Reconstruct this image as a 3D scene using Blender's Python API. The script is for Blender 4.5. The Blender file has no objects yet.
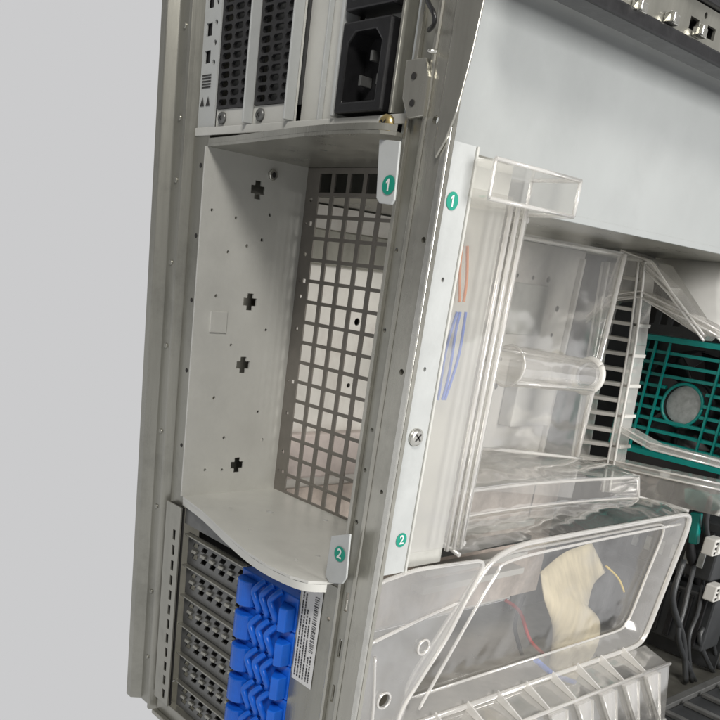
import bpy, bmesh, math, random
from mathutils import Vector, Matrix
random.seed(4)
S = bpy.context.scene
C = S.collection
S.view_settings.view_transform = 'Standard'
S.view_settings.look = 'None'
S.view_settings.exposure = 0

# ------------------------------------------------------------------ camera
F = 842.0; PX = 289.0; PY = 576.0
nX = Vector((-731, -403, 842)).normalized()
pY = Vector((1073, -185, 842)); pY = (pY - nX * pY.dot(nX)).normalized()
XA = -nX; YA = pY; ZA = XA.cross(YA).normalized()
right = Vector((XA[0], YA[0], ZA[0])); down = Vector((XA[1], YA[1], ZA[1])); fwd = Vector((XA[2], YA[2], ZA[2]))
CAM = Vector((0.25, -0.271, 0.30))
cd = bpy.data.cameras.new('camera'); cam = bpy.data.objects.new('camera', cd); C.objects.link(cam)
m = Matrix.Identity(4)
for i in range(3):
    m[i][0] = right[i]; m[i][1] = -down[i]; m[i][2] = -fwd[i]; m[i][3] = CAM[i]
cam.matrix_world = m
cd.sensor_width = 36; cd.lens = 36 * F / 720
cd.shift_x = (360 - PX) / 720; cd.shift_y = (PY - 360) / 720
cd.clip_start = 0.01; cd.clip_end = 50
S.camera = cam

AX = {'X': 0, 'Y': 1, 'Z': 2}
def un(px, py, ax, v):
    d = right * ((px - PX) / F) + down * ((py - PY) / F) + fwd
    k = AX[ax]
    return CAM + d * ((v - CAM[k]) / d[k])

# ------------------------------------------------------------------ materials
def mat(name, col, rough=0.5, metal=0.0, var=0.12, scale=60, bump=0.0, stretch=(1, 1, 1), bscale=900, spec=0.5, grime=0.0, tint=None):
    M = bpy.data.materials.new(name); M.use_nodes = True
    n = M.node_tree.nodes; l = M.node_tree.links
    b = n['Principled BSDF']
    b.inputs['Roughness'].default_value = rough; b.inputs['Metallic'].default_value = metal
    b.inputs['Specular IOR Level'].default_value = spec
    tc = n.new('ShaderNodeTexCoord'); mp = n.new('ShaderNodeMapping'); mp.inputs['Scale'].default_value = stretch
    l.new(tc.outputs['Object'], mp.inputs['Vector'])
    nz = n.new('ShaderNodeTexNoise'); nz.inputs['Scale'].default_value = scale; nz.inputs['Detail'].default_value = 6; nz.inputs['Roughness'].default_value = 0.65
    l.new(mp.outputs['Vector'], nz.inputs['Vector'])
    cr = n.new('ShaderNodeValToRGB')
    cr.color_ramp.elements[0].position = 0.3; cr.color_ramp.elements[1].position = 0.72
    cr.color_ramp.elements[0].color = tuple(c * (1 - var) for c in col) + (1,)
    cr.color_ramp.elements[1].color = tuple(min(1, c * (1 + var)) for c in col) + (1,)
    l.new(nz.outputs['Fac'], cr.inputs['Fac'])
    out = cr.outputs['Color']
    if grime > 0:
        n2 = n.new('ShaderNodeTexNoise'); n2.inputs['Scale'].default_value = 22; n2.inputs['Detail'].default_value = 9; n2.inputs['Roughness'].default_value = 0.75
        l.new(tc.outputs['Object'], n2.inputs['Vector'])
        r2 = n.new('ShaderNodeValToRGB'); r2.color_ramp.elements[0].position = 0.5; r2.color_ramp.elements[1].position = 0.75
        r2.color_ramp.elements[0].color = (0, 0, 0, 1); r2.color_ramp.elements[1].color = (grime,) * 3 + (1,)
        l.new(n2.outputs['Fac'], r2.inputs['Fac'])
        mx = n.new('ShaderNodeMixRGB'); mx.blend_type = 'MIX'
        mx.inputs['Color2'].default_value = (tint or tuple(c * 0.45 for c in col)) + (1,)
        l.new(r2.outputs['Color'], mx.inputs['Fac']); l.new(out, mx.inputs['Color1']); out = mx.outputs['Color']
    l.new(out, b.inputs['Base Color'])
    rr = n.new('ShaderNodeMapRange'); rr.inputs['To Min'].default_value = max(0.05, rough - 0.1); rr.inputs['To Max'].default_value = min(1, rough + 0.1)
    l.new(nz.outputs['Fac'], rr.inputs['Value']); l.new(rr.outputs['Result'], b.inputs['Roughness'])
    if bump > 0:
        nb = n.new('ShaderNodeTexNoise'); nb.inputs['Scale'].default_value = bscale; nb.inputs['Detail'].default_value = 3
        l.new(mp.outputs['Vector'], nb.inputs['Vector'])
        bp = n.new('ShaderNodeBump'); bp.inputs['Strength'].default_value = bump; bp.inputs['Distance'].default_value = 0.0005
        l.new(nb.outputs['Fac'], bp.inputs['Height']); l.new(bp.outputs['Normal'], b.inputs['Normal'])
    return M

def clear(name, tint=(0.975, 0.97, 0.955), haze=0.05, edge=0.45, hz=(0.90, 0.885, 0.86), bump=.35, rough=.12, glare=.22):
    M = bpy.data.materials.new(name); M.use_nodes = True
    n = M.node_tree.nodes; l = M.node_tree.links; n.clear()
    o = n.new('ShaderNodeOutputMaterial')
    tr = n.new('ShaderNodeBsdfTransparent'); tr.inputs['Color'].default_value = tint + (1,)
    df = n.new('ShaderNodeBsdfDiffuse'); df.inputs['Color'].default_value = hz + (1,)
    gl = n.new('ShaderNodeBsdfGlossy'); gl.inputs['Roughness'].default_value = rough; gl.inputs['Color'].default_value = (0.97, 0.965, 0.955, 1)
    lw = n.new('ShaderNodeLayerWeight'); lw.inputs['Blend'].default_value = 0.35
    tc = n.new('ShaderNodeTexCoord'); nz = n.new('ShaderNodeTexNoise'); nz.inputs['Scale'].default_value = 24; nz.inputs['Detail'].default_value = 2
    l.new(tc.outputs['Object'], nz.inputs['Vector'])
    n2 = n.new('ShaderNodeTexNoise'); n2.inputs['Scale'].default_value = 16; n2.inputs['Detail'].default_value = 4; n2.inputs['Distortion'].default_value = 1.2
    l.new(tc.outputs['Object'], n2.inputs['Vector'])
    mr = n.new('ShaderNodeMapRange'); mr.inputs['From Min'].default_value = .47; mr.inputs['From Max'].default_value = .72; mr.inputs['To Min'].default_value = 0.07; mr.inputs['To Max'].default_value = .07 + glare  # random patches of stronger gloss put cloudy glare into the plastic
    l.new(n2.outputs['Fac'], mr.inputs['Value'])
    m1 = n.new('ShaderNodeMixShader'); m1.inputs['Fac'].default_value = haze; l.new(tr.outputs[0], m1.inputs[1]); l.new(df.outputs[0], m1.inputs[2])
    mu = n.new('ShaderNodeMath'); mu.operation = 'MULTIPLY'; mu.inputs[1].default_value = edge
    ad = n.new('ShaderNodeMath'); ad.operation = 'ADD'; ad.use_clamp = True
    l.new(lw.outputs['Facing'], mu.inputs[0]); l.new(mu.outputs[0], ad.inputs[0]); l.new(mr.outputs['Result'], ad.inputs[1])
    bp = n.new('ShaderNodeBump'); bp.inputs['Strength'].default_value = bump; bp.inputs['Distance'].default_value = 0.006
    l.new(nz.outputs['Fac'], bp.inputs['Height']); l.new(bp.outputs['Normal'], gl.inputs['Normal'])
    m2 = n.new('ShaderNodeMixShader'); l.new(ad.outputs[0], m2.inputs['Fac']); l.new(m1.outputs[0], m2.inputs[1]); l.new(gl.outputs[0], m2.inputs[2])
    l.new(m2.outputs[0], o.inputs['Surface'])
    return M

M = dict(
    rail=mat('painted rail steel', (0.36, 0.355, 0.315), 0.30, 0.7, 0.18, 40, 0.15, (1, 1, .08), grime=.5),
    post=mat('brushed post steel', (0.46, 0.45, 0.40), 0.27, 0.76, 0.18, 60, 0.2, (1, 1, .06), grime=.5),
    zinc=mat('bay zinc sheet', (0.60, 0.60, 0.565), 0.38, 0.2, 0.06, 30, 0.08, grime=.18),
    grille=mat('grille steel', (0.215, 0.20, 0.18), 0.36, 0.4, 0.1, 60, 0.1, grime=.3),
    white=mat('white painted sheet', (0.45, 0.465, 0.46), 0.4, 0.0, 0.07, 40, 0.08, grime=.25),
    cool_sheet=mat('pale grey cage sheet', (0.445, 0.465, 0.462), 0.34, 0.25, 0.06, 9, 0.05, grime=.1),  # faint cool tint stands in for cool light reflected by the sheet
    beige=mat('tray sheet', (0.72, 0.705, 0.67), 0.42, 0.15, 0.12, 14, 0.1, grime=.5, tint=(.48, .41, .38)),
    pink=mat('pinkish sheet', (0.68, 0.60, 0.57), 0.45, 0.1, 0.2, 25, 0.1, grime=.3),
    slot=mat('slot cover steel', (0.17, 0.172, 0.168), 0.34, 0.5, 0.2, 80, 0.15, grime=.6),
    black=mat('black plastic', (0.012, 0.012, 0.013), 0.38, 0, 0.3, 90, 0.1),
    dark=mat('dark void shade and wall black', (0.02, 0.019, 0.018), 0.7, 0, 0.3, 60),  # near-black carries the shade of holes and slot backings; also dark walls
    vent=mat('charcoal vent', (0.03, 0.03, 0.031), 0.36, 0.1, 0.3, 120, 0.1),
    blue=mat('blue plastic', (0.008, 0.125, 0.62), 0.3, 0, 0.15, 70, 0.05),
    teal=mat('teal plastic', (0.0, 0.21, 0.185), 0.35, 0, 0.15, 70),
    green=mat('sticker green', (0.0, 0.25, 0.17), 0.5, 0, 0.06, 100),
    paper=mat('white paper', (0.70, 0.70, 0.69), 0.6, 0, 0.04, 80),
    ink=mat('black ink', (0.03, 0.03, 0.03), 0.6, 0, 0.1, 80),
    chrome=mat('bright screw', (0.70, 0.69, 0.64), 0.25, 0.9, 0.1, 200),
    brass=mat('yellow zinc screw', (0.62, 0.48, 0.22), 0.3, 0.85, 0.15, 200),
    cream=mat('cream ribbon', (0.66, 0.58, 0.41), 0.55, 0, 0.14, 160, 0.4, (1, 1, .2), 600),
    red=mat('red wire', (0.5, 0.03, 0.03), 0.45), bluew=mat('blue wire', (0.02, 0.14, 0.68), 0.45),
    yellow=mat('yellow wire', (0.7, 0.5, 0.06), 0.45), orange=mat('orange wire', (0.75, 0.22, 0.03), 0.45),
    board=mat('board beige brown', (0.52, 0.45, 0.40), 0.55, 0, 0.3, 50, 0.2, grime=.5),
    frost=mat('white nylon', (0.62, 0.61, 0.58), 0.45, 0, 0.05, 60),
    fan=mat('fan plastic', (0.03, 0.032, 0.034), 0.4, 0, 0.2, 60),
    hub=mat('hub label silver', (0.42, 0.44, 0.44), 0.35, 0.4, 0.25, 200),
    clear=clear('clear plastic'),
    clear2=clear('clear thin sheet', haze=0.09, edge=0.5),
    shelf=clear('glossy clear shelf', haze=0.18, edge=0.75, rough=.09, bump=.5, glare=.35),
    rim=clear('clear plastic rim', haze=0.42, edge=0.6, bump=.1, glare=.2),
    frostc=clear('frosted plastic', haze=0.24, edge=0.4),
)

# ------------------------------------------------------------------ mesh helpers
LOC = {}
class MB:
    def __init__(s): s.v = []; s.f = []; s.m = []; s.s = []
    def add(s, vs, fs, mi=0, sm=False):
        o = len(s.v); s.v += [Vector(v) for v in vs]
        for f in fs: s.f.append([i + o for i in f]); s.m.append(mi); s.s.append(sm)
        return s
    def box(s, x0, x1, y0, y1, z0, z1, mi=0):
        vs = [(x, y, z) for x in (x0, x1) for y in (y0, y1) for z in (z0, z1)]
        return s.add(vs, [(0, 1, 3, 2), (4, 6, 7, 5), (0, 4, 5, 1), (2, 3, 7, 6), (0, 2, 6, 4), (1, 5, 7, 3)], mi)
    def cyl(s, p0, p1, r0, r1=None, seg=18, mi=0, caps=True):
        r1 = r0 if r1 is None else r1; p0 = Vector(p0); p1 = Vector(p1); a = (p1 - p0).normalized()
        u = a.orthogonal().normalized(); w = a.cross(u)
        vs = []
        for p, r in ((p0, r0), (p1, r1)):
            for k in range(seg):
                t = 2 * math.pi * k / seg; vs.append(p + u * (r * math.cos(t)) + w * (r * math.sin(t)))
        s.add(vs, [(k, (k + 1) % seg, seg + (k + 1) % seg, seg + k) for k in range(seg)], mi, True)
        if caps:
            o = len(s.v) - 2 * seg
            s.f.append([o + k for k in range(seg)][::-1]); s.m.append(mi); s.s.append(False)
            s.f.append([o + seg + k for k in range(seg)]); s.m.append(mi); s.s.append(False)
        return s
    def prism(s, pts, vec, mi=0):
        n = len(pts); vec = Vector(vec); pts = [Vector(p) for p in pts]
        vs = pts + [p + vec for p in pts]
        return s.add(vs, [list(range(n))[::-1], [n + k for k in range(n)]] + [(k, (k + 1) % n, n + (k + 1) % n, n + k) for k in range(n)], mi)
    def tube(s, pts, r, seg=8, mi=0, sub=5):
        P = smooth(pts, sub); n = len(P); o = len(s.v); vs = []; u = None
        for i, p in enumerate(P):
            t = (P[min(i + 1, n - 1)] - P[max(i - 1, 0)]).normalized()
            u = t.orthogonal().normalized() if u is None else (u - t * u.dot(t)).normalized()
            w = t.cross(u)
            for k in range(seg):
                a = 2 * math.pi * k / seg; vs.append(p + u * (r * math.cos(a)) + w * (r * math.sin(a)))
        fs = [(i * seg + k, i * seg + (k + 1) % seg, (i + 1) * seg + (k + 1) % seg, (i + 1) * seg + k) for i in range(n - 1) for k in range(seg)]
        s.add(vs, fs, mi, True)
        s.f.append([o + k for k in range(seg)][::-1]); s.m.append(mi); s.s.append(False)
        s.f.append([o + (n - 1) * seg + k for k in range(seg)]); s.m.append(mi); s.s.append(False)
        return s
    def loft(s, A, B, sub=6, across=5, puff=0, pv=(1, 0, 0), mi=0):
        A = smooth(A, sub); B = smooth(B, sub); n = len(A); vs = []; pv = Vector(pv)
        for a, b in zip(A, B):
            for k in range(across + 1):
                t = k / across; vs.append(a.lerp(b, t) + pv * (puff * math.sin(math.pi * t)))
        w = across + 1
        return s.add(vs, [(i * w + k, i * w + k + 1, (i + 1) * w + k + 1, (i + 1) * w + k) for i in range(n - 1) for k in range(across)], mi, True)
    def plate(s, outer, holes, plane, val, th, mi=0):
        cu = bpy.data.curves.new('tmp', 'CURVE'); cu.dimensions = '2D'; cu.fill_mode = 'BOTH'; cu.extrude = th / 2
        for o in [outer] + list(holes):
            sp = cu.splines.new('POLY'); sp.points.add(len(o) - 1); sp.use_cyclic_u = True
            for p, q in zip(sp.points, o): p.co = (q[0], q[1], 0, 1)
        ob = bpy.data.objects.new('tmp', cu); C.objects.link(ob)
        dg = bpy.context.evaluated_depsgraph_get(); dg.update()
        me = bpy.data.meshes.new_from_object(ob.evaluated_get(dg))
        mp = {'X': lambda p: (val + th / 2 + p.z, p.x, p.y), 'Y': lambda p: (p.x, val + th / 2 + p.z, p.y), 'Z': lambda p: (p.x, p.y, val + th / 2 + p.z)}[plane]
        s.add([mp(v.co) for v in me.vertices], [list(p.vertices) for p in me.polygons], mi)
        bpy.data.objects.remove(ob); bpy.data.curves.remove(cu); bpy.data.meshes.remove(me)
        return s
    def text(s, txt, size, origin, ru, up, mi=0):
        o = Vector(origin); ru = Vector(ru); up = Vector(up)
        if txt == '1':
            g_ = [(.07, -.36), (.07, .36), (-.04, .36), (-.22, .20), (-.22, .08), (-.07, .17), (-.07, -.36)]
            s.add([o + ru * (a * size) + up * (b_ * size) for a, b_ in g_], [list(range(len(g_)))], mi); return s
        cu = bpy.data.curves.new('tmp', 'FONT'); cu.body = txt; cu.size = size; cu.align_x = 'CENTER'; cu.align_y = 'CENTER'; cu.offset = size * 0.02
        ob = bpy.data.objects.new('tmp', cu); C.objects.link(ob)
        dg = bpy.context.evaluated_depsgraph_get(); dg.update()
        me = bpy.data.meshes.new_from_object(ob.evaluated_get(dg))
        s.add([o + ru * v.co.x + up * v.co.y for v in me.vertices], [list(p.vertices) for p in me.polygons], mi)
        bpy.data.objects.remove(ob); bpy.data.curves.remove(cu); bpy.data.meshes.remove(me)
        return s
    def build(s, name, mats, parent=None, bev=0.0, fix=True):
        me = bpy.data.meshes.new(name)
        L = Vector((0, 0, 0)); p = parent
        while p is not None:
            if p.name in LOC: L = LOC[p.name]
            p = p.parent
        me.from_pydata([tuple(v - L) for v in s.v], [], s.f)
        if not isinstance(mats, (list, tuple)): mats = [mats]
        for q in mats: me.materials.append(q)
        for p, mi, sm in zip(me.polygons, s.m, s.s): p.material_index = mi; p.use_smooth = sm
        if fix:
            bm = bmesh.new(); bm.from_mesh(me); bmesh.ops.remove_doubles(bm, verts=bm.verts, dist=1e-6)
            bmesh.ops.recalc_face_normals(bm, faces=bm.faces); bm.to_mesh(me); bm.free()
        ob = bpy.data.objects.new(name, me); C.objects.link(ob)
        if parent is not None: ob.parent = parent
        if bev > 0:
            b = ob.modifiers.new('edge', 'BEVEL'); b.width = bev; b.segments = 2; b.limit_method = 'ANGLE'; b.angle_limit = math.radians(40)
        return ob

def smooth(pts, sub):
    pts = [Vector(p) for p in pts]
    if sub <= 1 or len(pts) < 3: return pts
    out = []
    for i in range(len(pts) - 1):
        p0 = pts[max(i - 1, 0)]; p1 = pts[i]; p2 = pts[i + 1]; p3 = pts[min(i + 2, len(pts) - 1)]
        for k in range(sub):
            t = k / sub
            out.append(0.5 * ((2 * p1) + (p2 - p0) * t + (2 * p0 - 5 * p1 + 4 * p2 - p3) * t * t + (3 * p1 - p0 - 3 * p2 + p3) * t ** 3))
    out.append(pts[-1]); return out
def rounded(pts, r, n=5):
    out = []; k = len(pts)
    for i in range(k):
        p = Vector(pts[i]); a = Vector(pts[i - 1]); b = Vector(pts[(i + 1) % k])
        ra = min(r, (a - p).length * .45); rb_ = min(r, (b - p).length * .45)
        s_ = p + (a - p).normalized() * ra; e_ = p + (b - p).normalized() * rb_
        for j in range(n + 1):
            t = j / n; out.append(tuple((1 - t) ** 2 * s_ + 2 * t * (1 - t) * p + t * t * e_))
    return out
def rect(u0, u1, v0, v1): return [(u0, v0), (u1, v0), (u1, v1), (u0, v1)]
def circ(u, v, r, n=14): return [(u + r * math.cos(2 * math.pi * k / n), v + r * math.sin(2 * math.pi * k / n)) for k in range(n)]
def plus(u, v, a, b): return [(u - a, v - b), (u - b, v - b), (u - b, v - a), (u + b, v - a), (u + b, v - b), (u + a, v - b), (u + a, v + b), (u + b, v + b), (u + b, v + a), (u - b, v + a), (u - b, v + b), (u - a, v + b)]
def tag(o, label, cat, group=None):
    o['label'] = label; o['category'] = cat
    if group: o['group'] = group
    return o
def thing(name, label, cat, loc=(0, 0, 0), group=None):
    o = bpy.data.objects.new(name, None); C.objects.link(o); o.empty_display_size = .02
    o.location = loc; LOC[o.name] = Vector(loc); return tag(o, label, cat, group)
def dup(root, loc, label, group=None):
    r = root.copy(); C.objects.link(r); r.location = loc; LOC[r.name] = Vector(loc); r['label'] = label
    if group: r['group'] = group
    for ch in list(root.children):
        c = ch.copy(); C.objects.link(c); c.parent = r
        for g in ch.children:
            d = g.copy(); C.objects.link(d); d.parent = c
    return r
def screw(p, n, r, h, name, mt, parent):
    p = Vector(p); n = Vector(n)
    mb = MB().cyl(p, p + n * h * .6, r, r, 16).cyl(p + n * h * .6, p + n * h, r, r * .72, 16)
    u = n.orthogonal().normalized(); w = n.cross(u); t = p + n * (h + .00008)
    for a, b in ((u, w), (w, u)):
        mb.add([t + a * r * .55 + b * r * .1, t + a * r * .55 - b * r * .1, t - a * r * .55 - b * r * .1, t - a * r * .55 + b * r * .1], [(0, 1, 2, 3)], 1)
    return mb.build(name, [mt, M['dark']], parent)

# ------------------------------------------------------------------ backdrop
bk = bpy.data.materials.new('backdrop grey glow'); bk.use_nodes = True
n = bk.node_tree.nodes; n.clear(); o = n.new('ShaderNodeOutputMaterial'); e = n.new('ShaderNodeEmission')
e.inputs['Color'].default_value = (0.597, 0.597, 0.604, 1); e.inputs['Strength'].default_value = 1  # flat grey comes from emission: the backdrop glows evenly and takes no shade
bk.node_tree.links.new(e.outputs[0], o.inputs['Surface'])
prof = [(-3.0, 0)] + [(1.5 + 1.0 * math.sin(a * math.pi / 16), 1.0 - 1.0 * math.cos(a * math.pi / 16)) for a in range(9)] + [(2.5, 5)]
mb = MB(); k = len(prof)
dirv = Vector((-.71, .70, 0)).normalized(); sd = Vector((dirv.y, -dirv.x, 0))
vs = [Vector((0, 0, -.002 + h)) + dirv * q + sd * w for w in (-6, 6) for q, h in prof]
mb.add(vs, [(i, i + 1, k + i + 1, k + i) for i in range(k - 1)], 0, True)
b = mb.build('backdrop', bk); b['kind'] = 'structure'; b['label'] = 'plain pale grey studio backdrop behind the server case'; b['category'] = 'backdrop'

# ------------------------------------------------------------------ the chassis
XL, XB, XR = -.22, -.172, -.0250
XN = -.1885
ZB, ZT = .159, .352; YB = .070; TOP = .47; DEP = .66
ch = thing('server_chassis', 'open grey steel tower server case with its side cover off', 'server case', (-.11, .3, 0))
mb = MB()
pr = [(XL, .02), (XL, -.004), (XL + .002, -.006), (XL + .008, -.006), (XL + .010, -.003), (XL + .012, 0), (XL + .024, 0), (XL + .026, -.003), (XL + .0285, -.003), (XL + .0305, .0015), (XN, .004), (XL + .025, .006), (XL + .012, .02)]
mb.prism([(x, y, .001) for x, y in pr], (0, 0, TOP - .001))
rail = mb.build('left_rail', M['rail'], ch, .0005)
MB().box(XN + .0002, XB - .0014, .0016, .003, .001, ZT + .008).build('rail_web', M['rail'], rail, .0003)
for py, px in ((75, 169), (145, 164), (240, 160), (320, 157), (412, 150), (573, 140), (640, 137)):
    p = un(px, py, 'X', XL)
    MB().cyl((XL + .001, .004, p.z), (XL - .003, .004, p.z), .0032, .0022, 14).build('edge_rivet', M['rail'], rail)
for py in (26, 118, 180, 262, 345, 430, 505, 590, 655):
    p = un(185 - .06 * py, py, 'Y', 0)
    MB().cyl((XL + .018, .0005, p.z), (XL + .018, -.0010, p.z), .0018, .0013, 14).build('rivet', M['rail'], rail)
for py in (165, 235, 300, 372, 450):
    p = un(190, py, 'Y', 0)
    MB().cyl((XB - .008, .0017, p.z), (XB - .008, .0014, p.z), .0012, .0012, 12).build('rail_hole', M['dark'], rail)
MB().box(XL + .0005, XL + .0018, .021, DEP, .002, TOP).build('side_wall', M['rail'], ch)
MB().box(XL + .002, -.003, .003, DEP, .0, .0016).build('bottom_panel', M['rail'], ch)
MB().box(XL + .002, -.003, .003, DEP, TOP, TOP + .0016).build('top_panel', M['rail'], ch)
MB().box(XL + .034, XR - .001, 0, .006, .0015, .014).box(XL + .034, XR - .001, -.004, -.0003, .0015, .0045).build('bottom_rail', M['rail'], ch, .0005)
# corner post: a recessed inner strip and a proud outer strip
XM = -.0165
h1 = []; h2 = []
for px, py, r in ((372, 430, .0011), (384, 330, .001), (352, 520, .0012), (365, 470, .001), (394, 250, .001)):
    p = un(px, py, 'Y', .0012); h1.append(circ(min(max(p.x, XR + .003), XM - .002), p.z, r))
for px, py, r in ((402, 372, .0013), (424, 240, .0012), (382, 492, .001), (436, 120, .0016), (455, 40, .0014)):
    p = un(px, py, 'Y', 0); h2.append(circ(min(max(p.x, XM + .003), -.005), p.z, r))
for py in (600, 650, 700):
    p = un(340, py, 'Y', 0); h1.append(rect(XR + .0032, XR + .0052, p.z - .005, p.z + .005))
post = MB().plate(rect(XM - .0002, 0, .001, TOP), h2, 'Y', -.0003, .0022).build('corner_post', M['post'], ch)
MB().plate(rect(XR, XM - .0003, .001, TOP), h1, 'Y', .0012, .0012).build('post_inner_strip', M['rail'], post)
MB().prism([(XR - .0012, -.0008, .002), (XR + .0006, -.0008, .002), (XR + .0012, .0010, .002), (XR - .0012, .0030, .002)], (0, 0, TOP - .004)).build('post_lip', M['post'], post, .0003)
MB().prism([(XM - .0004, -.0004, .002), (XM + .0004, -.0012, .002), (XM + .0018, -.0012, .002), (XM + .0024, -.0004, .002)], (0, 0, TOP - .004)).build('post_fold', M['post'], post, .0002)
MB().prism([(-.0042, -.0004, .002), (-.0034, -.0013, .002), (-.0008, -.0013, .002), (-.0002, -.0004, .002)], (0, 0, TOP - .004)).build('post_edge', M['chrome'], post, .0002)
MB().box(-.0105, -.0015, .0024, .0032, .001, TOP).build('post_back', M['rail'], post)
pf = [(-.0045, .3440), (-.0008, .3500), (.0026, .3600), (.0054, .3780), (.0075, .4000), (.0080, TOP), (-.0060, TOP), (-.0060, .3480)]
MB().prism([(a, -.0026, z) for a, z in pf], (0, .0011, 0)).build('post_flap', M['post'], post, .0004)
# bay
hl = []
for px, py in ((258, 190), (250, 302), (243, 365), (237, 465)):
    p = un(px, py, 'X', XB); hl.append(plus(p.y, p.z, .0048, .0022))
for px, py, r in ((236, 218, .0009), (228, 252, .0009), (247, 246, .001), (262, 240, .001), (216, 296, .001), (231, 345, .0009), (214, 398, .0011), (224, 438, .0011), (222, 470, .001), (266, 330, .0009), (258, 412, .001), (270, 215, .0009), (212, 210, .0009), (262, 440, .0013), (205, 470, .001)):
    p = un(px, py, 'X', XB); hl.append(circ(p.y, p.z, r, 12))
bw = MB().plate(rect(-.001, YB, ZB, ZT), hl, 'X', XB - .0012, .0012).build('bay_wall', M['zinc'], ch)
bw['label'] = 'pale inner side wall of the empty bay with cross shaped holes'
p = un(272, 175, 'X', XB)
MB().cyl(p, p + Vector((.002, 0, 0)), .003, .0028, 6).cyl(p + Vector((.002, 0, 0)), p + Vector((.0024, 0, 0)), .0015, .0012, 12, 1).build('nut', [M['chrome'], M['dark']], bw)
p = un(218, 322, 'X', XB)
MB().box(XB, XB + .0009, p.y - .006, p.y + .006, p.z - .006, p.z + .006).build('pressed_pad', M['zinc'], bw, .0005)
MB().box(XR + .0002, XR + .0012, .0034, YB, ZB, ZT).build('bay_wall', M['zinc'], ch)
tong = lambda s: [(XB, 0), (XB + .03, -.005 * s), (XB + .07, -.0155 * s), (-.075, -.0215 * s), (-.055, -.0235 * s), (-.038, -.022 * s), (-.029, -.018 * s), (-.0245, -.010 * s), (-.0245, -.0025)]
sh = []
for px, py, r in ((230, 508, .0011), (270, 512, .0022), (325, 520, .002), (300, 500, .001), (250, 530, .0011), (296, 560, .0011), (318, 556, .0014)):
    p = un(px, py, 'Z', ZB); sh.append(circ(p.x, p.y, r, 14))
MB().plate(tong(1) + [(XR - .0015, -.0025), (XR - .0015, YB), (XB, YB)], sh, 'Z', ZB - .0014, .0014).build('bay_floor', M['zinc'], ch)
MB().plate(tong(.6) + [(XR - .0015, -.0025), (XR - .0015, YB), (XB, YB)], [circ(-.10, .02, .002), circ(-.06, .03, .0015)], 'Z', ZT, .0014).build('bay_roof', M['rail'], ch)
def skirt(s, z0, z1):
    pts = smooth([Vector((x, y, 0)) for x, y in tong(s)[:-1]], 3); mb = MB()
    n_ = len(pts)
    vs = [Vector((q.x, q.y + .0002, z)) for z in (z0, z1) for q in pts]
    mb.add(vs, [(i, i + 1, n_ + i + 1, n_ + i) for i in range(n_ - 1)], 0, True); return mb
skirt(1, ZB - .0015, ZB - .0055).build('floor_lip', M['zinc'], ch)
skirt(.6, ZT + .0015, ZT + .0040).build('roof_lip', M['rail'], ch)
# grille
gh = []
cw, rh = .0133, .0119
ox = XB + .0115
for i in range(10):
    for j in range(16):
        x0 = ox + i * cw; z0 = ZB + .0015 + j * rh
        if x0 + cw > XR: continue
        gh.append(rect(x0, x0 + cw - .0030, z0, z0 + rh - .0020))
for z in (.185, .21, .262, .281, .305, .335): gh.append(circ(XB + .0055, z, .0013, 10))
for z in (.172, .23, .29, .322): gh.append(circ(XB + .0030, z, .0008, 8)); gh.append(rect(XB + .0056, XB + .0088, z - .001, z + .0012))
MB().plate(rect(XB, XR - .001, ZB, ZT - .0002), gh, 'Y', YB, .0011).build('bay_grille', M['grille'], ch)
def sticker(txt, c, ru, nrm, r, parent, name='number_sticker'):
    c = Vector(c); nrm = Vector(nrm); ru = Vector(ru); up = Vector((0, 0, 1))
    mb = MB(); k = 28
    mb.add([c + nrm * .0003 + ru * (r * math.cos(2 * math.pi * i / k)) + up * (r * math.sin(2 * math.pi * i / k)) for i in range(k)], [list(range(k))], 0)
    mb.text(txt, r * 1.75, c + nrm * .0005, ru, up, 1)
    o = mb.build(name, [M['green'], M['paper']], parent, fix=False); o['label'] = 'round green sticker with a white ' + txt; return o
def tab(pts, y, txt, c):
    P = [un(a, b_, 'Y', y) for a, b_ in pts]
    t = MB().prism(P, (0, .0012, 0)).build('bay_tab', M['white'], ch, .0004)
    t['label'] = 'white bent tab carrying a green sticker numbered ' + txt
    sticker(txt, un(c[0], c[1], 'Y', y - .0001), (1, 0, 0), (0, -1, 0), .0037, t); return t
tab([(379, 139), (400, 141), (399, 150), (394, 200), (391, 205), (379, 203), (376, 198)], -.0075, '1', (389, 185))
tab([(331, 536), (350, 534), (346, 578), (342, 584), (329, 583), (325, 576)], -.0095, '2', (340, 554))
# side flange
fl = MB().plate(rect(.0035, .027, ZB + .005, ZT + .001), [circ(.018, .262, .0010), circ(.010, .20, .001), circ(.02, .30, .001)], 'X', -.0115, .0012).build('side_flange', M['white'], ch)
MB().box(-.0115, -.0095, .0272, .0284, ZB + .003, ZT + .001).build('flange_edge', M['zinc'], fl)
sticker('1', un(452, 201, 'X', -.0103), (0, 1, 0), (1, 0, 0), .0036, fl)
sticker('2', un(401, 540, 'X', -.0103), (0, 1, 0), (1, 0, 0), .0036, fl)
screw(un(415, 437, 'X', -.0103), (1, 0, 0), .0042, .0022, 'flange_screw', M['chrome'], fl)
# rear plate round lower slots
MB().plate(rect(-.054, XR - .0014, .015, ZB - .006), [circ(-.031, .05, .0012), circ(-.031, .135, .0012)], 'Y', .0005, .0012).build('rear_plate', M['rail'], ch)
MB().box(-.1685, -.0545, .0005, .0017, ZB - .016, ZB - .0062).build('slot_header', M['slot'], ch)
MB().plate(rect(-.1865, -.1695, .0145, ZB - .0065), [rect(-.1770, -.1740, .018 + j * .0102, .0245 + j * .0102) for j in range(12)], 'Y', -.0022, .001).build('slotted_strip', M['rail'], ch)
MB().box(-.1860, -.1700, .0000, .0010, .015, ZB - .0070).build('strip_backing', M['dark'], ch)
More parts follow.
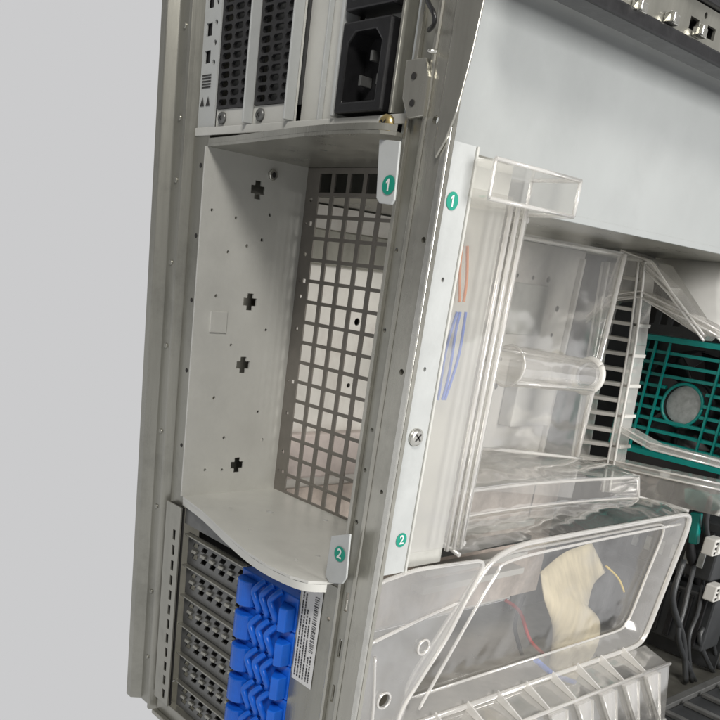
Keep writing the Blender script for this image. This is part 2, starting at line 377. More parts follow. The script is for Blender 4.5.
# barcode label
mb = MB().add([(-.0525, .0001, .092), (-.0365, .0001, .092), (-.0365, .0001, .147), (-.0525, .0001, .147)], [(0, 1, 2, 3)], 0)
def ink(x0, x1, z0, z1): mb.add([(x0, -.0001, z0), (x1, -.0001, z0), (x1, -.0001, z1), (x0, -.0001, z1)], [(0, 1, 2, 3)], 1)
z = .112
while z < .143:
    w = random.choice((.0003, .0004, .0007)); ink(-.0418, -.0385, z, z + w); z += w + random.choice((.0004, .0006, .0009))
for x, za in ((-.0395, .0945), (-.0415, .0945), (-.0440, .0945), (-.0462, .0945), (-.0484, .0945), (-.0506, .0945)):
    z = za; ze = .109 if x > -.042 else random.uniform(.130, .1445)
    while z < ze:
        w = random.uniform(.0006, .0017); ink(x - .0005, x + .0005, z, min(z + w, ze + .001)); z += w + random.choice((.0003, .0004, .0009))
mb.build('barcode_label', [M['paper'], M['ink']], ch, fix=False)['label'] = 'white barcode label beside the blue latches'
# lintel zone above the bay
MB().box(XN + .001, XR - .0015, .001, .0022, ZT + .0056, ZT + .0095).build('lintel', M['zinc'], ch, .0003)
MB().box(XN, XR - .010, .055, .056, ZT + .002, TOP).build('upper_back', M['dark'], ch)
# post fittings at the top
P = [un(a, b_, 'Y', -.003) for a, b_ in ((406, 60), (426, 57), (428, 76), (423, 116), (407, 119), (402, 98))]
br = MB().prism(P, (0, .0020, 0)).build('latch_bracket', M['post'], ch, .0004)
for q in ((414, 76), (412, 103)):
    p = un(q[0], q[1], 'Y', -.0031); MB().cyl(p, p + Vector((0, -.0003, 0)), .0013, .0013, 14).build('bracket_hole', M['dark'], br)
screw(un(388, 125, 'Y', -.004), (0, -1, 0), .0038, .0030, 'plated_screw', M['brass'], ch)
pts = [un(a, b_, 'Y', y) for a, b_, y in ((424, -8, -.002), (429, 4, -.006), (434, 14, -.008), (434, 24, -.006), (429, 30, -.002))]
MB().tube(pts, .0009).build('wire_loop', M['black'], ch)
p = un(433, 52, 'Y', -.001); MB().tube([p, p + Vector((.003, -.005, -.001)), p + Vector((.005, -.003, -.001))], .0008).build('hook', M['chrome'], ch)
# power cage sheet, top flange
cg = MB().plate(rect(.0035, DEP - .03, .337, TOP - .002), [], 'X', -.0315, .0015).build('power_cage', M['cool_sheet'], ch)
MB().box(-.198, -.0325, .075, DEP - .03, .337, .3385).build('cage_underside', M['rail'], cg)
MB().box(-.0312, -.0292, .09, DEP - .03, .3350, .3385).build('cage_lip', M['cool_sheet'], cg, .0004)
tf = MB().plate(rect(.03, DEP, .4195, .434), [rect(.150 + i * .0165, .158 + i * .0165, .4225, .4275) for i in range(28)] + [circ(.1625 + i * .0330, .4305, .0014, 10) for i in range(14)], 'X', -.003, .0015).build('top_flange', M['rail'], ch)
MB().box(-.012, .001, .03, DEP, .4130, .4190).build('edge_strip', M['black'], tf, .001)
MB().box(-.012, .002, .03, DEP, .4345, .4400).build('edge_strip', M['black'], tf, .001)
MB().box(-.010, -.006, .03, DEP, .4192, .4343).build('flange_backing', M['black'], tf)
for px, py in ((640, 8), (672, 20), (700, 33)):
    p = un(px, py, 'X', 0); MB().box(-.0014, .0022, p.y - .005, p.y + .003, p.z - .002, p.z + .002).box(.0022, .004, p.y - .005, p.y - .003, p.z - .002, p.z + .002).build('clip', M['chrome'], tf, .0005)
# tray and bulkhead
spots = [circ(.15 + i * .021, .200 + j * .022, .0017 if (i + j) % 3 else .0026, 12) for i in range(12) for j in range(6) if (i * 7 + j * 3) % 4]
MB().plate(rect(.072, .405, .015, .336), spots, 'X', -.2, .0012).build('board_tray', M['beige'], ch)
for y, z0, z1 in ((.30, .16, .32), (.20, .18, .33), (.398, .1, .33)):
    MB().box(-.1985, -.194, y, y + .003, z0, z1).build('tray_ridge', M['beige'], ch, .0005)
MB().box(-.1985, -.185, .33, .385, .19, .245).build('tray_block', M['frost'], ch, .001)
MB().box(-.1985, -.1955, .26, .36, .265, .305).build('tray_recess', M['zinc'], ch, .001)
MB().box(-.1985, -.192, .085, .19, .300, .322).build('tray_stiffener', M['rail'], ch, .001)
MB().box(-.1985, -.190, .080, .20, .158, .190).build('tray_patch', M['pink'], ch, .002)
MB().plate(rect(-.198, -.02, .003, .335), [circ(-.082, .228, .04, 28)] + [rect(-.165 + i * .012, -.158 + i * .012, .285, .325) for i in range(11)] + [rect(-.165 + i * .016, -.155 + i * .016, .03 + j * .022, .044 + j * .022) for i in range(9) for j in range(6)], 'Y', .47, .002).build('bulkhead', M['fan'], ch)
MB().box(-.199, -.197, .406, .47, .003, .335).build('inner_wall', M['slot'], ch)
MB().box(-.198, -.02, .52, .522, .003, .335).build('front_wall', M['dark'], ch)
MB().box(-.006, .001, .01, DEP, .002, .012).build('bottom_flange', M['slot'], ch, .0005)
MB().box(.0014, .075, .20, DEP, .0, .008).build('base_plinth', M['fan'], ch, .001)
for i in range(14): MB().box(.004, .070, .215 + i * .03, .220 + i * .03, .0082, .0115).build('plinth_rib', M['slot'], ch, .0006)

# ------------------------------------------------------------------ upper modules
Z0 = ZT + .010
g = 'vented modules side by side above the bay'
v1 = thing('vented_module', 'black slotted vent module next to the white port bracket', 'vent', (-.156, .004, Z0), g)
x0, x1, zt = -.1720, -.1388, .466
MB().plate(rect(x0, x1, Z0, zt), [rect(x0 + .0008, x1 - .0020, Z0 + .0080, zt - .004)], 'Y', .004, .0012).build('frame', M['zinc'], v1)
hs = []
for j in range(22):
    for i in range(3):
        a = x0 + .0024 + i * .0096 + (.0006 if j % 2 else 0); zz = Z0 + .0105 + j * .0042
        hs.append([(a, zz), (a + .0012, zz - .0010), (a + .0064, zz - .0010), (a + .0076, zz), (a + .0076, zz + .0010), (a + .0064, zz + .0020), (a + .0012, zz + .0020), (a, zz + .0010)])
MB().plate(rect(x0 + .0009, x1 - .0022, Z0 + .0082, zt - .0042), hs, 'Y', .0031, .0018).build('slotted_vent', M['vent'], v1)
MB().box(x0 + .0010, x1 - .0022, .009, .010, Z0 + .0082, zt - .0042).build('vent_backing', M['slot'], v1)
screw((x0 + .0065, .004, Z0 + .0038), (0, -1, 0), .0030, .002, 'screw', M['slot'], v1)
MB().box(x1 - .0010, x1 + .0002, -.002, .0038, Z0, zt).build('edge_fold', M['white'], v1, .0003)
dup(v1, (-.156 + .0335, .004, Z0), 'black slotted vent module next to the plain blank panel', g)
bp_ = thing('blank_panel', 'plain pale metal blank panel left of the power sockets', 'panel', (-.087, .006, Z0))
MB().plate(rect(-.1055, -.0725, Z0, .466), [], 'Y', .008, .0012).build('panel_face', M['zinc'], bp_)
MB().box(-.0735, -.0718, -.001, .0078, Z0, .466).build('side_fold', M['white'], bp_, .0003)
MB().box(-.0900, -.0890, .005, .0078, Z0, .466).build('centre_fold', M['white'], bp_, .0003)
MB().box(-.0885, -.0737, .0066, .0078, Z0 + .050, Z0 + .0535).build('crease', M['rail'], bp_)
pb = thing('port_bracket', 'narrow white port bracket with small cutouts at the top left', 'bracket', (-.18, .003, Z0))
ph = [rect(-.1855, -.1800, Z0 + .030 + j * .0125, Z0 + .036 + j * .0125) for j in range(6)]
MB().plate(rect(-.1880, -.1725, Z0 - .001, .466), ph + [circ(-.1765, Z0 + .030 + j * .009, .0014, 10) for j in range(8)], 'Y', .0028, .001).build('bracket_face', M['white'], pb)
for j in range(6): MB().box(-.1862, -.1793, .0045, .0075, Z0 + .0295 + j * .0125, Z0 + .0365 + j * .0125).build('port', M['black'], pb)
mb = MB()
for a in (-.1845, -.1790): mb.add([(a - .0020, .0025, Z0 + .010), (a + .0020, .0025, Z0 + .010), (a, .0025, Z0 + .0145)], [(0, 1, 2)])
for j in range(5): mb.add([(-.186, .0025, Z0 + .0185 + j * .0014), (-.1775, .0025, Z0 + .0185 + j * .0014), (-.1775, .0025, Z0 + .0192 + j * .0014), (-.186, .0025, Z0 + .0192 + j * .0014)], [(0, 1, 2, 3)])
mb.build('printed_marks', M['ink'], pb, fix=False)
psu = thing('power_supply', 'metal power supply face carrying two black sockets', 'power supply', (-.05, .011, Z0))
MB().plate(rect(-.0715, XR - .0005, Z0, .466), [], 'Y', .011, .0012).build('face_plate', M['zinc'], psu)
for px, py in ((392, 88), (394, 105), (350, 118), (360, 118)):
    p = un(px, py, 'Y', .011); MB().cyl(p, p + Vector((0, -.0003, 0)), .0017, .0017, 12).build('vent_hole', M['dark'], psu)
MB().box(-.0385, -.0370, .001, .0108, Z0, .466).build('side_fold', M['rail'], psu, .0003)
def inlet(zc):
    xc = -.0555
    t = thing('power_inlet', 'lower black three pin power socket, whole in the photo', 'power socket', (xc, .0108, zc), 'black power sockets at the top')
    w, h = .0145, .0172
    oc = [(-w, -h), (w, -h), (w, h), (-w, h)]
    ic = [(-.0105, -.013), (.0105, -.013), (.0105, .0085), (.006, .013), (-.006, .013), (-.0105, .0085)]
    MB().plate([(xc + a, zc + b_) for a, b_ in oc], [[(xc + a, zc + b_) for a, b_ in ic]], 'Y', -.002, .0125).build('shell', M['black'], t, .0008)
    MB().box(xc - .0125, xc + .0125, .0098, .0104, zc - .0145, zc + .0145).build('socket_back', M['black'], t)
    for a, b_ in ((-.0055, -.004), (.0055, -.004), (0, .005)):
        MB().box(xc + a - .0008, xc + a + .0008, .003, .0097, zc + b_ - .002, zc + b_ + .002).build('pin', M['slot'], t, .0003)
    return t
zc = un(372, 66, 'Y', 0).z
i1 = inlet(zc); dup(i1, (-.0555, .0108, zc + .0385), 'upper black power socket cut off by the top of the photo')

# ------------------------------------------------------------------ slot covers and latches
pitch = .0203; zs = [.1365 - pitch * .5 - i * pitch for i in range(6)]
names = ['topmost', 'second', 'third', 'fourth', 'fifth', 'lowest']
z0 = zs[0]
sc = thing('slot_cover', 'grey embossed slot cover, topmost of the stack', 'slot cover', (-.137, .005, z0), 'grey slot covers below the bay')
hs = []
for i in range(6):
    a = -.1640 + i * .0098
    hs.append([(a, z0 - .0055), (a + .0052, z0 - .0055), (a + .0074, z0 - .0018), (a + .0022, z0 - .0018)])
    hs.append([(a, z0 + .0022), (a + .0052, z0 + .0022), (a + .0074, z0 + .0056), (a + .0022, z0 + .0056)])
MB().plate(rect(-.1690, -.1062, z0 - .0099, z0 + .0099), hs, 'Y', .0045, .001).build('cover_plate', M['slot'], sc)
MB().box(-.1690, -.1062, .0012, .0043, z0 + .0088, z0 + .0099).build('cover_fold', M['rail'], sc, .0003)
mb = MB()
for i in range(6):
    a = -.1630 + i * .0098
    mb.prism([(a, .0043, z0 - .0010), (a + .005, .0043, z0 - .0010), (a + .006, .0043, z0 + .0014), (a + .001, .0043, z0 + .0014)], (0, -.0016, 0))
mb.build('embossed_ridges', M['rail'], sc, .0003)
MB().box(-.1690, -.1062, .012, .013, z0 - .0099, z0 + .0099).build('cover_backing', M['dark'], sc)
lt = thing('slot_latch', 'blue plastic slot latch, topmost of the column', 'latch', (-.08, .0, z0), 'blue slot latches in a column')
MB().box(-.1055, -.0548, .0005, .010, z0 - .0099, z0 + .0099).build('latch_base', M['blue'], lt, .0006)
arc = []
for k in range(13):
    t = k / 12 * math.pi; arc.append((-.1045 + .0145 * (1 - math.cos(t)) / 2, .0004 - .0070 * math.sin(t)))
MB().prism([(x, y, z0 - .0086) for x, y in arc], (0, 0, .0150)).build('latch_hump', M['blue'], lt, .0006)
for a in (-.0860, -.0785, -.0710):
    lp = [(a, -.0005, z0 - .0094), (a + .0030, -.0028, z0 - .0055), (a + .0012, -.0040, z0 - .0010), (a - .0012, -.0040, z0 + .0030), (a + .0012, -.0028, z0 + .0070), (a + .003, -.0005, z0 + .0096)]
    MB().tube(lp, .0019, seg=12, sub=7).build('spring_loop', M['blue'], lt)
MB().box(-.0895, -.0680, -.0010, .0004, z0 - .0090, z0 - .0060).build('loop_foot', M['blue'], lt, .0005)
MB().prism([(-.067, .0003, z0 - .009), (-.056, .0003, z0 - .009), (-.056, -.006, z0 - .009), (-.060, -.0080, z0 - .009)], (0, 0, .0135)).build('thumb_tab', M['blue'], lt, .0006)
for i in range(1, 6):
    dup(sc, (-.137, .005, zs[i]), 'grey embossed slot cover, %s from the top of the stack' % names[i] if i < 5 else 'grey embossed slot cover, lowest of the stack')
    dup(lt, (-.08, 0, zs[i]), 'blue plastic slot latch, %s from the top of the column' % names[i] if i < 5 else 'blue plastic slot latch, lowest of the column')

# ------------------------------------------------------------------ interior: clear plastics
ub = thing('upper_baffle', 'upper clear plastic air duct beside the numbered flange', 'air duct', (-.06, .15, .165))
MB().plate(rect(.029, .060, .172, .338), [], 'X', -.014, .0012).build('side_panel', M['clear2'], ub)
for y in (.0602, .0655, .071): MB().tube([(-.013, y, .170), (-.013, y, .25), (-.013, y, .336)], .0012, sub=1).build('corner_rib', M['rim'], ub)
MB().box(-.10, -.014, .0740, .0750, .170, .335).build('cross_panel', M['clear2'], ub)
MB().plate(rect(.076, .30, .168, .332), [], 'X', -.10, .0012).build('back_panel', M['clear'], ub)
for z in (.172, .330): MB().tube([(-.014, .075, z), (-.06, .077, z), (-.096, .080, z), (-.1, .13, z), (-.1, .3, z)], .0014).build('rim', M['rim'], ub)
for y in (.110, .3): MB().tube([(-.098, y, .17), (-.098, y, .25), (-.098, y, .331)], .0018, sub=1).build('rim', M['rim'], ub)
MB().box(-.026, .001, .027, .088, .3335, .3485).build('clear_block', M['clear2'], ub, .001)
c8 = [(x, y, z) for x in (-.026, .001) for y in (.027, .088) for z in (.3335, .3485)]
for a, b_ in ((4, 5), (6, 7), (4, 6), (5, 7), (2, 3), (2, 6), (3, 7)):
    MB().tube([c8[a], c8[b_]], .0009, sub=1).build('block_edge', M['rim'], ub)
a = un(508, 366, 'X', -.085); b_ = un(588, 376, 'X', -.085)
MB().cyl(a, b_, .0125, .0112, 28, caps=False).build('duct_tube', M['frostc'], ub)
d = (b_ - a).normalized(); u = d.orthogonal().normalized(); w = d.cross(u)
for c_, r, tr in ((b_, .0112, .0021), (a, .0125, .0008), (b_ + d * .002, .0070, .0011)):
    MB().tube([c_ + u * (r * math.cos(t * math.pi / 8)) + w * (r * math.sin(t * math.pi / 8)) for t in range(17)], tr, sub=2).build('tube_ring', M['rim'] if tr < .002 else M['frost'], ub)
MB().cyl(b_ - d * .001, b_, .0065, .0065, 20).build('tube_bore', M['slot'], ub)
for s_ in (-1, 1): MB().tube([a + w * (.0128 * s_), b_ + w * (.0116 * s_)], .0011, sub=1).build('tube_seam', M['rim'], ub)

lb = thing('lower_baffle', 'lower clear plastic shroud over the cables near the bottom', 'air duct', (-.05, .18, .064))
XF = -.015
out = [(.045, .066), (.05, .084), (.075, .122), (.094, .151), (.104, .1605), (.125, .1655), (.322, .1655), (.326, .155), (.318, .12), (.308, .072), (.300, .066)]
out = rounded(out, .012, 3)
cx_ = sum(a for a, b_ in out) / len(out); cz_ = sum(b_ for a, b_ in out) / len(out)
inn = [(cx_ + (a - cx_) * .90, cz_ + (b_ - cz_) * .80) for a, b_ in out]
mb = MB(); k = len(out)
vs = [(XF, a, b_) for a, b_ in out] + [(XF - .003, cx_ + (a - cx_) * .95, cz_ + (b_ - cz_) * .90) for a, b_ in out] + [(XF - .010, a, b_) for a, b_ in inn]
fs = [(r * k + i, r * k + (i + 1) % k, (r + 1) * k + (i + 1) % k, (r + 1) * k + i) for r in (0, 1) for i in range(k)]
mb.add(vs, fs, 0, True); mb.build('moulded_frame', M['frostc'], lb)
MB().add([(XF - .0101, a, b_) for a, b_ in inn], [list(range(k))]).build('front_panel', M['clear'], lb)
MB().tube([(XF + .0012, a, b_) for a, b_ in out + out[:1]], .0017, sub=1, seg=10).build('outer_rim', M['rim'], lb)
MB().tube([(XF - .0085, a, b_) for a, b_ in inn + inn[:1]], .0009, sub=1).build('inner_rim', M['rim'], lb)
MB().tube([(XF + .002, .062, .076), (XF + .002, .085, .115), (XF + .002, .106, .148), (XF + .002, .120, .157), (XF + .002, .20, .159), (XF + .002, .31, .159)], .0010).build('moulded_ridge', M['rim'], lb)
# sloping glossy shelf with a step
A = [Vector(p) for p in ((-.0135, .072, .166), (-.015, .118, .167), (-.015, .2, .167), (-.015, .322, .167))]
Bm = [Vector(p) for p in ((-.048, .078, .170), (-.052, .13, .171), (-.052, .205, .171), (-.045, .305, .170))]
Bs = [p + Vector((-.004, 0, .014)) for p in Bm]
B = [Vector(p) for p in ((-.095, .078, .199), (-.10, .13, .199), (-.10, .205, .196), (-.085, .285, .189))]
MB().loft(A, Bm, 6, 8, .002, (.3, 0, 1)).loft(Bm, Bs, 6, 3).loft(Bs, B, 6, 8, .003, (.3, 0, 1)).build('top_shelf', M['shelf'], lb)
for q, r in ((B, .0016), (Bm, .0009), (Bs, .0011)): MB().tube(q, r).build('shelf_rim', M['rim'], lb)
for j in (0, 3): MB().tube([A[j], Bm[j], Bs[j], B[j]], .0013, sub=1).build('shelf_rim', M['rim'], lb)
MB().loft(B, [p + Vector((-.002, .002, -.03)) for p in B], 4, 2).build('shelf_back', M['frostc'], lb)
# left lower clear cover
sc_o = rounded([(.006, .03), (.006, .160), (.035, .164), (.092, .162), (.070, .118), (.043, .082), (.038, .03)], .008, 3)
MB().plate(sc_o, [circ(.028, .092, .004, 18)], 'X', -.011, .0012).build('side_cover', M['clear2'], lb)
MB().tube([(-.0100, a, b_) for a, b_ in sc_o + sc_o[:1]], .0012, sub=1).build('cover_rim', M['rim'], lb)
MB().tube([(-.0098, .010, .128), (-.0098, .04, .134), (-.0098, .075, .140)], .0010).build('cover_ridge', M['rim'], lb)
MB().tube([(-.0098, .020, .035), (-.0098, .022, .08), (-.0098, .016, .12)], .0009).build('cover_ridge', M['rim'], lb)
for (a, z, r) in ((.028, .092, .0045), (.052, .118, .0042), (.018, .066, .005)):
    MB().tube([(-.0095, a + r * math.cos(t * math.pi / 8), z + r * math.sin(t * math.pi / 8)) for t in range(17)], .0007, sub=2).build('moulded_ring', M['rim'], lb)
# comb of broad triangular teeth
MB().prism([(-.014, .010, .0640), (.0060, .010, .0580), (.0060, .010, .0568), (-.014, .010, .0628)], (0, .302, 0)).build('comb_ledge', M['shelf'], lb)
MB().prism([(.0060, .010, .0580), (.0072, .010, .0580), (.0152, .010, .016), (.0140, .010, .016)], (0, .302, 0)).build('comb_skirt', M['clear2'], lb)
for i in range(10):
    y = .018 + i * .0285
    MB().prism([(.0075, y, .0575), (.0075, y + .017, .0575), (.0150, y + .023, .020)], (.0030, 0, 0)).build('comb_tooth', M['frostc'], lb, .0004)
    MB().tube([(.0108, y, .0575), (.0182, y + .023, .0198), (.0108, y + .017, .0575)], .0008, sub=1).build('tooth_edge', M['rim'], lb)
    MB().prism([(-.013, y + .002, .0638), (.0070, y + .002, .0582), (.0070, y + .002, .0605), (-.013, y + .002, .0700)], (0, .0012, 0)).build('comb_gusset', M['rim'], lb)
MB().tube([(.0072, .010, .0586), (.0072, .312, .0586)], .0014, sub=1).build('comb_edge', M['rim'], lb)
MB().tube([(.0155, .010, .016), (.0155, .312, .016)], .0014, sub=1).build('comb_edge', M['rim'], lb)

# ladder fan bracket
lf = thing('fan_bracket', 'clear plastic ladder bracket in front of the teal fan', 'bracket', (-.12, .34, .165))
Y1 = .345
U = lambda a, b_, y=Y1: un(a, b_, 'Y', y)
def bar(mb, pts, w, dpt=.006):
    for p, q in zip(pts[:-1], pts[1:]):
        t = (q - p).normalized(); s_ = Vector((t.z, 0, -t.x)).normalized() * w
        mb.prism([p - s_, q - s_, q + s_, p + s_], (0, dpt, 0))
for pts in ([(606, 262), (595, 330), (578, 440), (571, 482)], [(642, 262), (632, 345), (615, 440), (606, 492)]):
    mb = MB(); bar(mb, [U(*p) for p in pts], .0026, .016); mb.build('upright', M['rim'], lf)
    for o_ in (-3.2, 3.2):
        MB().tube([U(p[0] + o_, p[1], Y1 - .001) for p in pts], .0010).build('upright_edge', M['frost'], lf)
for t in range(14):
    y = 274 + t * 15.2; xl = 605 - (y - 274) * .165; xr = 640 - (y - 274) * .16
    mb = MB(); bar(mb, [U(xl, y), U(xr + (7 if t % 2 else 0), y + 6)], .0013, .016); mb.build('rung', M['frost'], lf, .0004)
for pts, w_ in (([(562, 470), (606, 462), (660, 474), (735, 490)], .0026), ([(586, 320), (610, 298), (640, 294), (690, 318), (735, 342)], .0022), ([(640, 262), (668, 290), (704, 338)], .0022), ([(622, 430), (650, 446), (735, 468)], .0016)):
    mb = MB(); bar(mb, [U(*p) for p in pts], w_, .016); mb.build('arm', M['frostc'], lf)
    for o_ in (-3, 3): MB().tube([U(p[0], p[1] + o_, Y1 - .001) for p in pts], .0008, sub=1).build('arm_edge', M['rim'], lf)
MB().prism([U(606, 462), U(660, 476), U(735, 492), U(735, 520), U(650, 500), U(600, 490)], (0, .0012, 0)).build('foot_panel', M['shelf'], lf)
wg = [U(604, 300), U(622, 250), U(652, 262), U(700, 336), U(640, 296)]
MB().prism(wg, (0, .03, 0)).build('wedge', M['clear2'], lf)
MB().tube(wg + wg[:1], .0012, sub=1).build('wedge_edge', M['rim'], lf)

# white folded guide
A = [U(652, 250, .44), U(664, 278, .41), U(672, 300, .39)]
B = [U(735, 262, .44), U(722, 285, .42), U(722, 344, .40)]
wd = MB().loft(A, B, 4, 8, .006, (.3, -.6, .2)).build('guide_sheet', M['frost'])
tag(wd, 'folded white plastic guide sheet under the pale grey cage', 'guide sheet')
wd.modifiers.new('thick', 'SOLIDIFY').thickness = .0012

# fan
fn = thing('fan', 'dark fan with a silvery hub label behind teal bars', 'fan', (-.082, .42, .18))
fx, fz, fy, R_ = -.082, .228, .418, .043
MB().plate(rect(fx - .047, fx + .047, fz - .047, fz + .047), [circ(fx, fz, R_, 36)], 'Y', fy, .025).build('housing', M['fan'], fn)
MB().cyl((fx, fy - .0060, fz), (fx, fy + .022, fz), .020, .020, 28).build('hub', M['fan'], fn, .001)
for k in range(7):
    t = 2 * math.pi * k / 7
    A = []; B = []
    for i in range(5):
        r = .018 + i * .006; sw = .25 * i / 4
        A.append(Vector((fx + r * math.cos(t + sw), fy + .004, fz + r * math.sin(t + sw))))
        B.append(Vector((fx + r * math.cos(t + sw + .65), fy + .018, fz + r * math.sin(t + sw + .65))))
    bl = MB().loft(A, B, 2, 4).build('blade', M['fan'], fn); bl.modifiers.new('thick', 'SOLIDIFY').thickness = .001
MB().cyl((fx, fy - .0075, fz), (fx, fy - .0062, fz), .0150, .0150, 24).build('hub_label', M['hub'], fn)
fg = thing('fan_guard', 'teal plastic guard of close bars over the dark fan', 'guard', (-.082, .40, .18))
MB().plate(rect(fx - .05, fx + .05, fz - .044, fz + .05), [rect(fx - .046, fx + .046, fz - .040, fz + .046)], 'Y', fy - .020, .019).build('guard_frame', M['teal'], fg)
for i in range(9):
    z = fz - .034 + i * .0088
    for xa, xb in (((-.0455, -.017), (.017, .0455)) if abs(z + .0012 - fz) < .0125 else ((-.0455, .0455),)):
        MB().box(fx + xa, fx + xb, fy - .0130, fy - .0085, z, z + .0024).build('guard_bar', M['teal'], fg)
for x in (-.034, -.022, .022, .034): MB().box(fx + x, fx + x + .0016, fy - .0150, fy - .0132, fz - .0395, fz + .0455).build('guard_stay', M['teal'], fg)
MB().tube([(fx + .0165 * math.cos(t * math.pi / 10), fy - .0115, fz + .0165 * math.sin(t * math.pi / 10)) for t in range(21)], .0013, sub=2).build('guard_ring', M['teal'], fg)
# dark clutter below the fan
lv = thing('release_lever', 'small teal lever below the fan guard', 'lever', (-.055, .40, .165))
MB().prism([U(684, 488, .40), U(720, 496, .40), U(722, 510, .40), U(700, 512, .40), U(684, 502, .40)], (0, .008, 0)).build('lever_body', M['teal'], lv, .001)
MB().prism([U(690, 512, .40), U(700, 514, .40), U(696, 545, .40), U(688, 543, .40)], (0, .006, 0)).build('lever_arm', M['teal'], lv, .001)
cn = thing('connector_block', 'black connector block with pale pins below the teal lever', 'connector', (-.06, .43, .10))
MB().box(-.11, -.03, .43, .465, .09, .14).build('connector_body', M['fan'], cn, .002)
for i in range(6): MB().box(-.104 + i * .012, -.099 + i * .012, .4285, .4298, .10, .112).build('pin', M['hub'], cn)
for i in range(6): MB().box(-.104 + i * .012, -.096 + i * .012, .426, .4298, .118, .132).build('socket', M['black'], cn, .0006)
cw_ = thing('drive_connector', 'charcoal ribbed drive connector at the lower right edge', 'connector', (-.05, .44, .04))
MB().box(-.12, -.022, .435, .466, .028, .078).build('connector_body', M['fan'], cw_, .002)
for i in range(8): MB().box(-.117 + i * .012, -.112 + i * .012, .432, .4349, .032, .074).build('rib', M['black'], cw_, .0006)
for nm, (px, py), lab in (('upper', (712, 546), 'upper small white plug among the dark cables'), ('lower', (713, 592), 'lower small white plug among the dark cables')):
    q = un(px, py, 'X', -.025)
    wp = thing('white_plug', lab, 'plug', tuple(q), 'small white plugs at the right edge')
    MB().box(q.x - .005, q.x + .005, q.y - .006, q.y + .008, q.z - .007, q.z + .007).build('plug_body', M['frost'], wp, .0012)
    MB().box(q.x + .0052, q.x + .0068, q.y - .002, q.y + .003, q.z - .004, q.z + .005).build('latch_tongue', M['frost'], wp, .0004)
    for j in range(3): MB().box(q.x + .0052, q.x + .0056, q.y - .0052, q.y - .0034, q.z - .005 + j * .004, q.z - .003 + j * .004).build('contact', M['dark'], wp)

# board seen through the plastic
bd = thing('circuit_board', 'beige brown circuit board behind the clear plastic shroud', 'circuit board', (-.195, .25, .02))
MB().box(-.196, -.194, .10, .44, .02, .150).build('board', M['board'], bd)
for i in range(5): MB().box(-.194, -.183, .11, .20, .030 + i * .0203, .038 + i * .0203).build('card_slot', M['frost'] if i % 2 else M['slot'], bd, .0005)
for i in range(4): MB().box(-.194, -.180, .25, .39, .05 + i * .016, .056 + i * .016).build('memory_slot', M['frost'] if i != 2 else M['slot'], bd, .0005)
MB().box(-.1938, -.175, .22, .255, .112, .145).build('heat_sink', M['slot'], bd, .0005)

# cables
XC = -.045
K = lambda a, b_, x=XC: un(a, b_, 'X', x)
A = [K(592, 543, -.075), K(566, 552, -.060), K(541, 572, -.045)]
B = [K(606, 572, -.080), K(594, 584, -.060), K(588, 606, -.045)]
A2 = [K(541, 572, -.045), K(545, 600, -.038), K(553, 630, -.042), K(549, 668, -.055)]
B2 = [K(588, 606, -.045), K(600, 622, -.040), K(596, 650, -.042), K(574, 682, -.055)]
rb = MB().loft(A, B, 6, 6).loft(A2, B2, 6, 6).build('flat_cable', M['cream']); tag(rb, 'wide cream flat cable folded inside the clear shroud', 'cable')
rb.modifiers.new('thick', 'SOLIDIFY').thickness = .0009
def wire(pts, r, mt, label, name='wire', grp=None):
    return tag(MB().tube([K(*p) for p in pts], r).build(name, M[mt]), label, 'wire', grp)
wire([(536, 660), (545, 668), (556, 676), (574, 682)], .0022, 'bluew', 'short bright blue wire below the cream cable')
wire([(505, 600, -.08), (520, 612, -.07), (530, 640, -.06), (545, 655, -.06)], .0014, 'red', 'thin red wire left of the cream cable')
wire([(524, 596, -.09), (515, 625, -.08), (522, 655, -.07)], .0016, 'black', 'black wire left of the cream cable')
wire([(606, 566, -.075), (618, 578, -.07), (624, 592, -.065)], .0009, 'yellow', 'small yellow wire right of the cream cable')
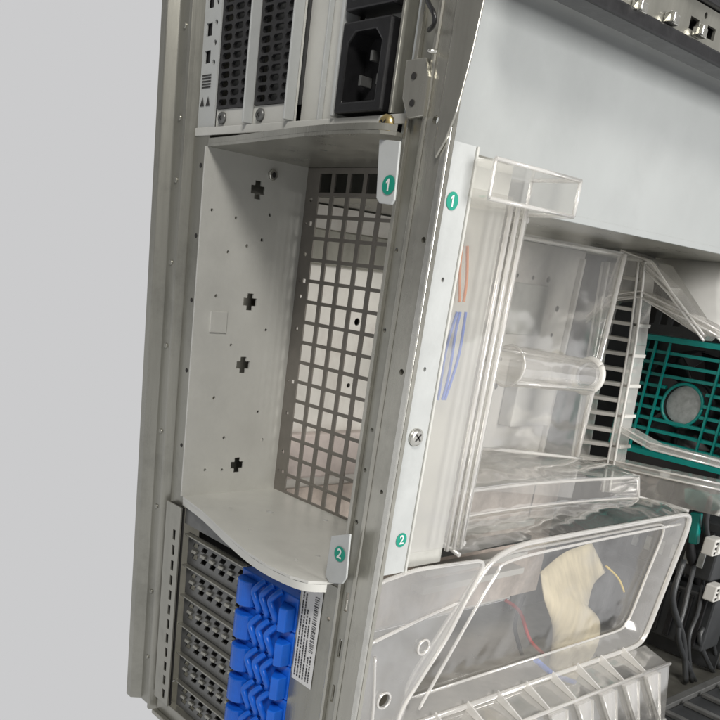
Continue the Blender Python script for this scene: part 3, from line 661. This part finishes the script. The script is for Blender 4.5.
for i, l_ in enumerate(('left', 'middle', 'right')):
    o_ = i * 5.0 - 3
    wire([(461 + o_ - (y - 250) * .10 + 1.6 * math.sin(i * 1.7 + y * .06), y, -.0185) for y in range(246, 306, 8)], .0007, 'orange', '%s strand of three thin orange wires behind the clear duct' % l_, 'wire', 'orange wires behind the clear duct')
    wire([(460 + o_ - (y - 312) * .24 + 2.0 * math.sin(i * 1.3 + y * .05), y, -.0185) for y in range(312, 408, 8)], .0007, 'bluew', '%s strand of three thin blue wires behind the clear duct' % l_, 'wire', 'blue wires behind the clear duct')
wire([(490, 300, -.08), (475, 340, -.08), (462, 400, -.08), (455, 450, -.08)], .0022, 'frost', 'white wire running down behind the upper clear duct')
wire([(700, 500, -.06), (690, 545, -.05), (700, 600, -.05), (690, 660, -.05)], .004, 'black', 'thick black cable at the right edge')
wire([(722, 470, -.04), (706, 520, -.035), (712, 570, -.04), (704, 640, -.04), (716, 700, -.04)], .0025, 'fan', 'thin charcoal cable beside the thick black one')
for i in range(5):
    x_ = 676 + i * 10
    wire([(x_ + 8, 560 + 6 * i, -.035 - .004 * i), (x_ + random.uniform(-8, 8), 600 + 5 * i, -.03), (x_ + random.uniform(-10, 10), 640, -.025), (x_ + random.uniform(-6, 14), 682, -.02)], random.uniform(.0016, .003), 'fan', 'one of the dark cables bunched at the lower right corner', 'wire', 'dark cables bunched at the lower right')

# ------------------------------------------------------------------ light
w = bpy.data.worlds.new('World'); S.world = w; w.use_nodes = True
w.node_tree.nodes['Background'].inputs['Color'].default_value = (0.597, 0.597, 0.604, 1)
w.node_tree.nodes['Background'].inputs['Strength'].default_value = 0.25
def area(name, loc, tgt, size, power, col):
    d = bpy.data.lights.new(name, 'AREA'); d.energy = power; d.size = size; d.color = col
    o = bpy.data.objects.new(name, d); C.objects.link(o); o.location = loc
    o.rotation_euler = (Vector(tgt) - Vector(loc)).to_track_quat('-Z', 'Y').to_euler()
area('key_lamp', (.75, -.75, 1.25), (-.08, .1, .2), .35, 16, (1, .965, .91))
area('side_fill', (1.3, .30, .50), (-.15, .2, .2), .5, 20, (1, .98, .95))  # added fill to brighten the tray and bay; no source seen there
